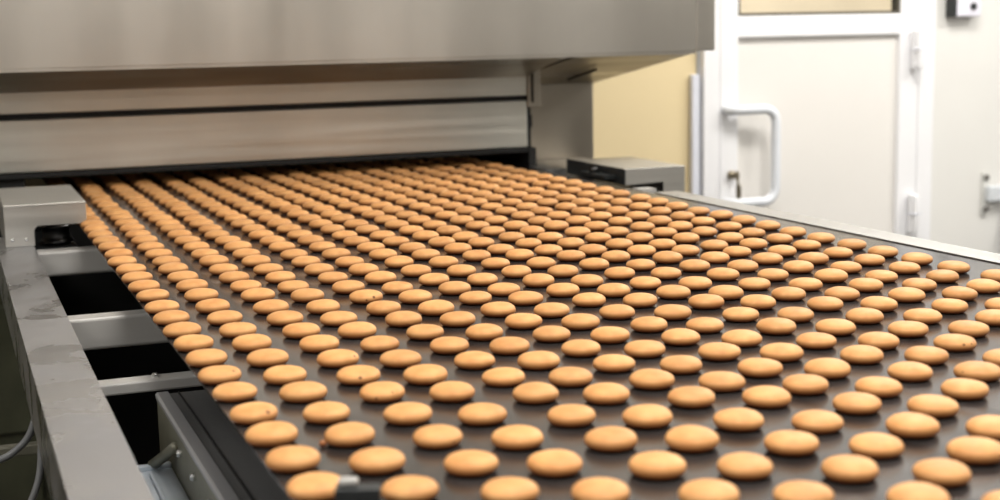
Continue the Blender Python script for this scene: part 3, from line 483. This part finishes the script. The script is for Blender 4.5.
# ------------------------------------------------------------------ biscuits
PROF = [(0.0, 0.0), (0.48, 0.0), (0.69, 0.03), (0.85, 0.10), (0.94, 0.19), (0.987, 0.30), (1.0, 0.41), (0.995, 0.51), (0.967, 0.62), (0.905, 0.73),
        (0.80, 0.83), (0.65, 0.91), (0.46, 0.963), (0.24, 0.992), (0.0, 1.0)]
RAD, HGT = 0.0262, 0.0188
def biscuit_mesh(i, seg=28):
    bm = bmesh.new(); lathe(bm, [(r*RAD, z*HGT) for r, z in PROF], seg)
    rnd = random.Random(40+i); ox = Vector((rnd.uniform(-9, 9), rnd.uniform(-9, 9), rnd.uniform(-9, 9)))
    el = 1+rnd.uniform(-0.02, 0.02)
    for v in bm.verts:
        k = noise.noise(v.co*28+ox)*0.035 + noise.noise(v.co*75+ox)*0.010
        w = min(1, v.co.z/0.004)
        v.co.x *= (1+k)*el; v.co.y *= (1+k)/el; v.co.z *= 1+w*noise.noise(v.co*28-ox)*0.06
    me = bpy.data.meshes.new('biscuit'); bm.to_mesh(me); bm.free()
    for p in me.polygons: p.use_smooth = True
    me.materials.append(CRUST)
    return me
MESHES = [biscuit_mesh(i) for i in range(8)]
ORD = 'zeroth first second third fourth fifth sixth seventh eighth ninth tenth eleventh twelfth thirteenth fourteenth fifteenth sixteenth seventeenth eighteenth nineteenth twentieth twenty-first twenty-second'.split()
# marked biscuits: (file, lattice row) -> spots in the biscuit's own space and what to call them
CAMD = Vector((0.36, 0.93))              # view direction on the belt, spots face the camera
def sp(u, up, rad):                      # u: -1 left .. 1 right as seen, up 0..1 along the dome
    a = -PI/2 + math.atan2(CAMD.x, CAMD.y)*-1 + u*1.2
    i = min(range(len(PROF)), key=lambda k: abs(PROF[k][1]-up) + (9 if k == 0 else 0))
    r, z = PROF[i]
    return (r*RAD*math.cos(a), r*RAD*math.sin(a), z*HGT, rad)
MARKED = {
    (0, 5): ([sp(0.95, 0.8, 0.0022)], 'a dark speck'),
    (0, 3): ([sp(0.7, 0.7, 0.0032)], 'a brown dent'),
    (2, 5): ([sp(0.15, 0.58, 0.0026)], 'a faint brown blemish'),
    (2, 6): ([sp(0.95, 0.7, 0.0024)], 'a black speck'),
    (2, 4): ([sp(-0.15, 0.45, 0.0022), sp(0.5, 0.7, 0.0016)], 'two faint specks'),
    (4, 11): ([sp(0.5, 0.58, 0.0030), sp(0.1, 0.45, 0.0022)], 'two dark burnt specks'),
    (12, 8): ([sp(0.1, 0.58, 0.0022), sp(0.5, 0.58, 0.0018), sp(0.75, 0.7, 0.0018)], 'three dark specks'),
    (2, 2): ([sp(0.6, 0.45, 0.0018)], 'one small brown speck'),
    (11, 6): ([sp(-0.85, 0.58, 0.0016)], 'one tiny dark speck'),
}
stuff_bm = bmesh.new()
rnd = random.Random(11)
GROUP = 'round golden biscuits in files on the dark belt'
for c, col in enumerate(ROWS):
    for n, (r, x, y, ind) in enumerate(col, 1):
        me = MESHES[rnd.randrange(8)]
        rot = rnd.uniform(-0.35, 0.35)+(rnd.random() < .5)*PI; sc = rnd.uniform(0.985, 1.035); sh = sc*rnd.uniform(0.96, 1.03)
        if ind:
            o = bpy.data.objects.new('biscuit', me); C.objects.link(o)
            o.location = (x, y, 0.0)
            if c <= 8: where = f"the {ORD[c+1]} file from the belt's left edge"
            else: where = f"the {ORD[18-c]} file from the belt's right edge"
            lead = 'golden biscuit'
            if (c, r) in MARKED:
                spots, txt = MARKED[(c, r)]
                rot = 0.0
                o.material_slots[0].link = 'OBJECT'
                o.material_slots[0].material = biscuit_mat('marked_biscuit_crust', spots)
                tag(o, f"golden biscuit with {txt} in {where}", 'biscuit', GROUP)
            elif (c, r) == (1, 2):
                tag(o, "golden biscuit with a crumb stuck to its left end, second file from the left", 'biscuit', GROUP)
                bm = bmesh.new(); bmesh.ops.create_icosphere(bm, subdivisions=3, radius=0.0042)
                for v in bm.verts:
                    v.co *= 1+0.35*noise.noise(v.co*500); v.co.z *= 0.8; v.co += Vector((-0.0285, -0.0010, 0.0034))
                rot = 0.0
                cr = obj('stuck_crumb', bm, CRUST, smooth=True); cr.parent = o; cr.location = (0, 0, 0)
            else:
                tag(o, f"golden biscuit, {'nearest the front' if n == 1 else ORD[n]+' from the front'} in {where}", 'biscuit', GROUP)
            o.rotation_euler = (0, 0, rot); o.scale = (sc, sc, sh)
        else:
            M = Matrix.Translation((x, y, 0)) @ Matrix.Rotation(rot, 4, 'Z') @ Matrix.Diagonal((sc, sc, sh, 1))
            k0 = len(stuff_bm.verts)
            stuff_bm.from_mesh(me); stuff_bm.verts.ensure_lookup_table()
            for v in stuff_bm.verts[k0:]: v.co = M @ v.co
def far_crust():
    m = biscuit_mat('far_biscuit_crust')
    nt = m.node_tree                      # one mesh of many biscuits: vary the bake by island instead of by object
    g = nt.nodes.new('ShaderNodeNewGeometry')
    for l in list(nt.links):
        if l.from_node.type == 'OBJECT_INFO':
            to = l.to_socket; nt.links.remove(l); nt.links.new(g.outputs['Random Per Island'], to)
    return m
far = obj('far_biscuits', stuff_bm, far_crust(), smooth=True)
tag(far, 'all the smaller golden biscuits on the far half of the belt towards the oven', 'biscuits'); far['kind'] = 'stuff'

# ------------------------------------------------------------------ light: unseen ceiling panels added to light belt, door wall and far room
def emit(name, col, s):
    m = bpy.data.materials.new(name); m.use_nodes = True; nt = m.node_tree
    nt.nodes.remove(nt.nodes['Principled BSDF']); e = nt.nodes.new('ShaderNodeEmission')
    e.inputs['Color'].default_value = (*col, 1); e.inputs['Strength'].default_value = s
    nt.links.new(e.outputs[0], nt.nodes['Material Output'].inputs['Surface'])
    return m
GLOW = emit('lit_diffuser', (1.0, 0.97, 0.92), 3.0)
def fitting(x, y, w, d, power, label):
    t = thing('unseen_ceiling_light', label, 'ceiling light', (x, y, CZ-0.03), 'unseen ceiling lights')
    bm = bmesh.new()
    bx(bm, x-w/2-.03, x+w/2+.03, y-d/2-.03, y-d/2, CZ-.06, CZ-.001); bx(bm, x-w/2-.03, x+w/2+.03, y+d/2, y+d/2+.03, CZ-.06, CZ-.001)
    bx(bm, x-w/2-.03, x-w/2, y-d/2, y+d/2, CZ-.06, CZ-.001); bx(bm, x+w/2, x+w/2+.03, y-d/2, y+d/2, CZ-.06, CZ-.001)
    obj('light_frame', bm, WHITE, t)
    bm = bmesh.new(); bx(bm, x-w/2, x+w/2, y-d/2, y+d/2, CZ-.03, CZ-.02); obj('light_diffuser', bm, GLOW, t)
    L = bpy.data.lights.new('unseen_area_light', 'AREA'); L.shape = 'RECTANGLE'; L.size = w; L.size_y = d; L.energy = power; L.color = (1.0, 0.97, 0.92)
    o = bpy.data.objects.new('unseen_area_light', L); C.objects.link(o); o.parent = t; o.location = (0, 0, -0.035)
for (x, y, w, d, pw) in LIGHTS:
    fitting(x, y, w, d, pw, 'unseen white light panel added on the ceiling')

# ------------------------------------------------------------------ camera
cam = bpy.data.cameras.new('camera'); co = bpy.data.objects.new('camera', cam); C.objects.link(co)
Rv = Vector((0.9303047894971291, -0.366232512788502, -0.02016792540947116)); Uv = Vector((0.07400168699902746, 0.13355635041380703, 0.9882744819054281)); Fv = Vector((0.35924469231987305, 0.9208889443579851, -0.1513499362379636))
M = Matrix((Rv, Uv, -Fv)).transposed().to_4x4(); M.translation = (0, 0, 0.41)
co.matrix_world = M
cam.sensor_width = 36; cam.lens = 1409.2265/1000*36; cam.clip_start = 0.02; cam.clip_end = 50
cam.dof.use_dof = True; cam.dof.focus_distance = 2.25; cam.dof.aperture_fstop = 4.2
SC.camera = co
w = bpy.data.worlds.new('world'); SC.world = w; w.use_nodes = True
w.node_tree.nodes['Background'].inputs[0].default_value = (0.8, 0.85, 0.9, 1); w.node_tree.nodes['Background'].inputs[1].default_value = 0.1
SC.view_settings.view_transform = 'Standard'; SC.view_settings.look = 'None'; SC.view_settings.gamma = 1; SC.view_settings.use_curve_mapping = False
SC.view_settings.exposure = EXPOSURE
SC.cycles.use_denoising = True
SC.cycles.max_bounces = 8
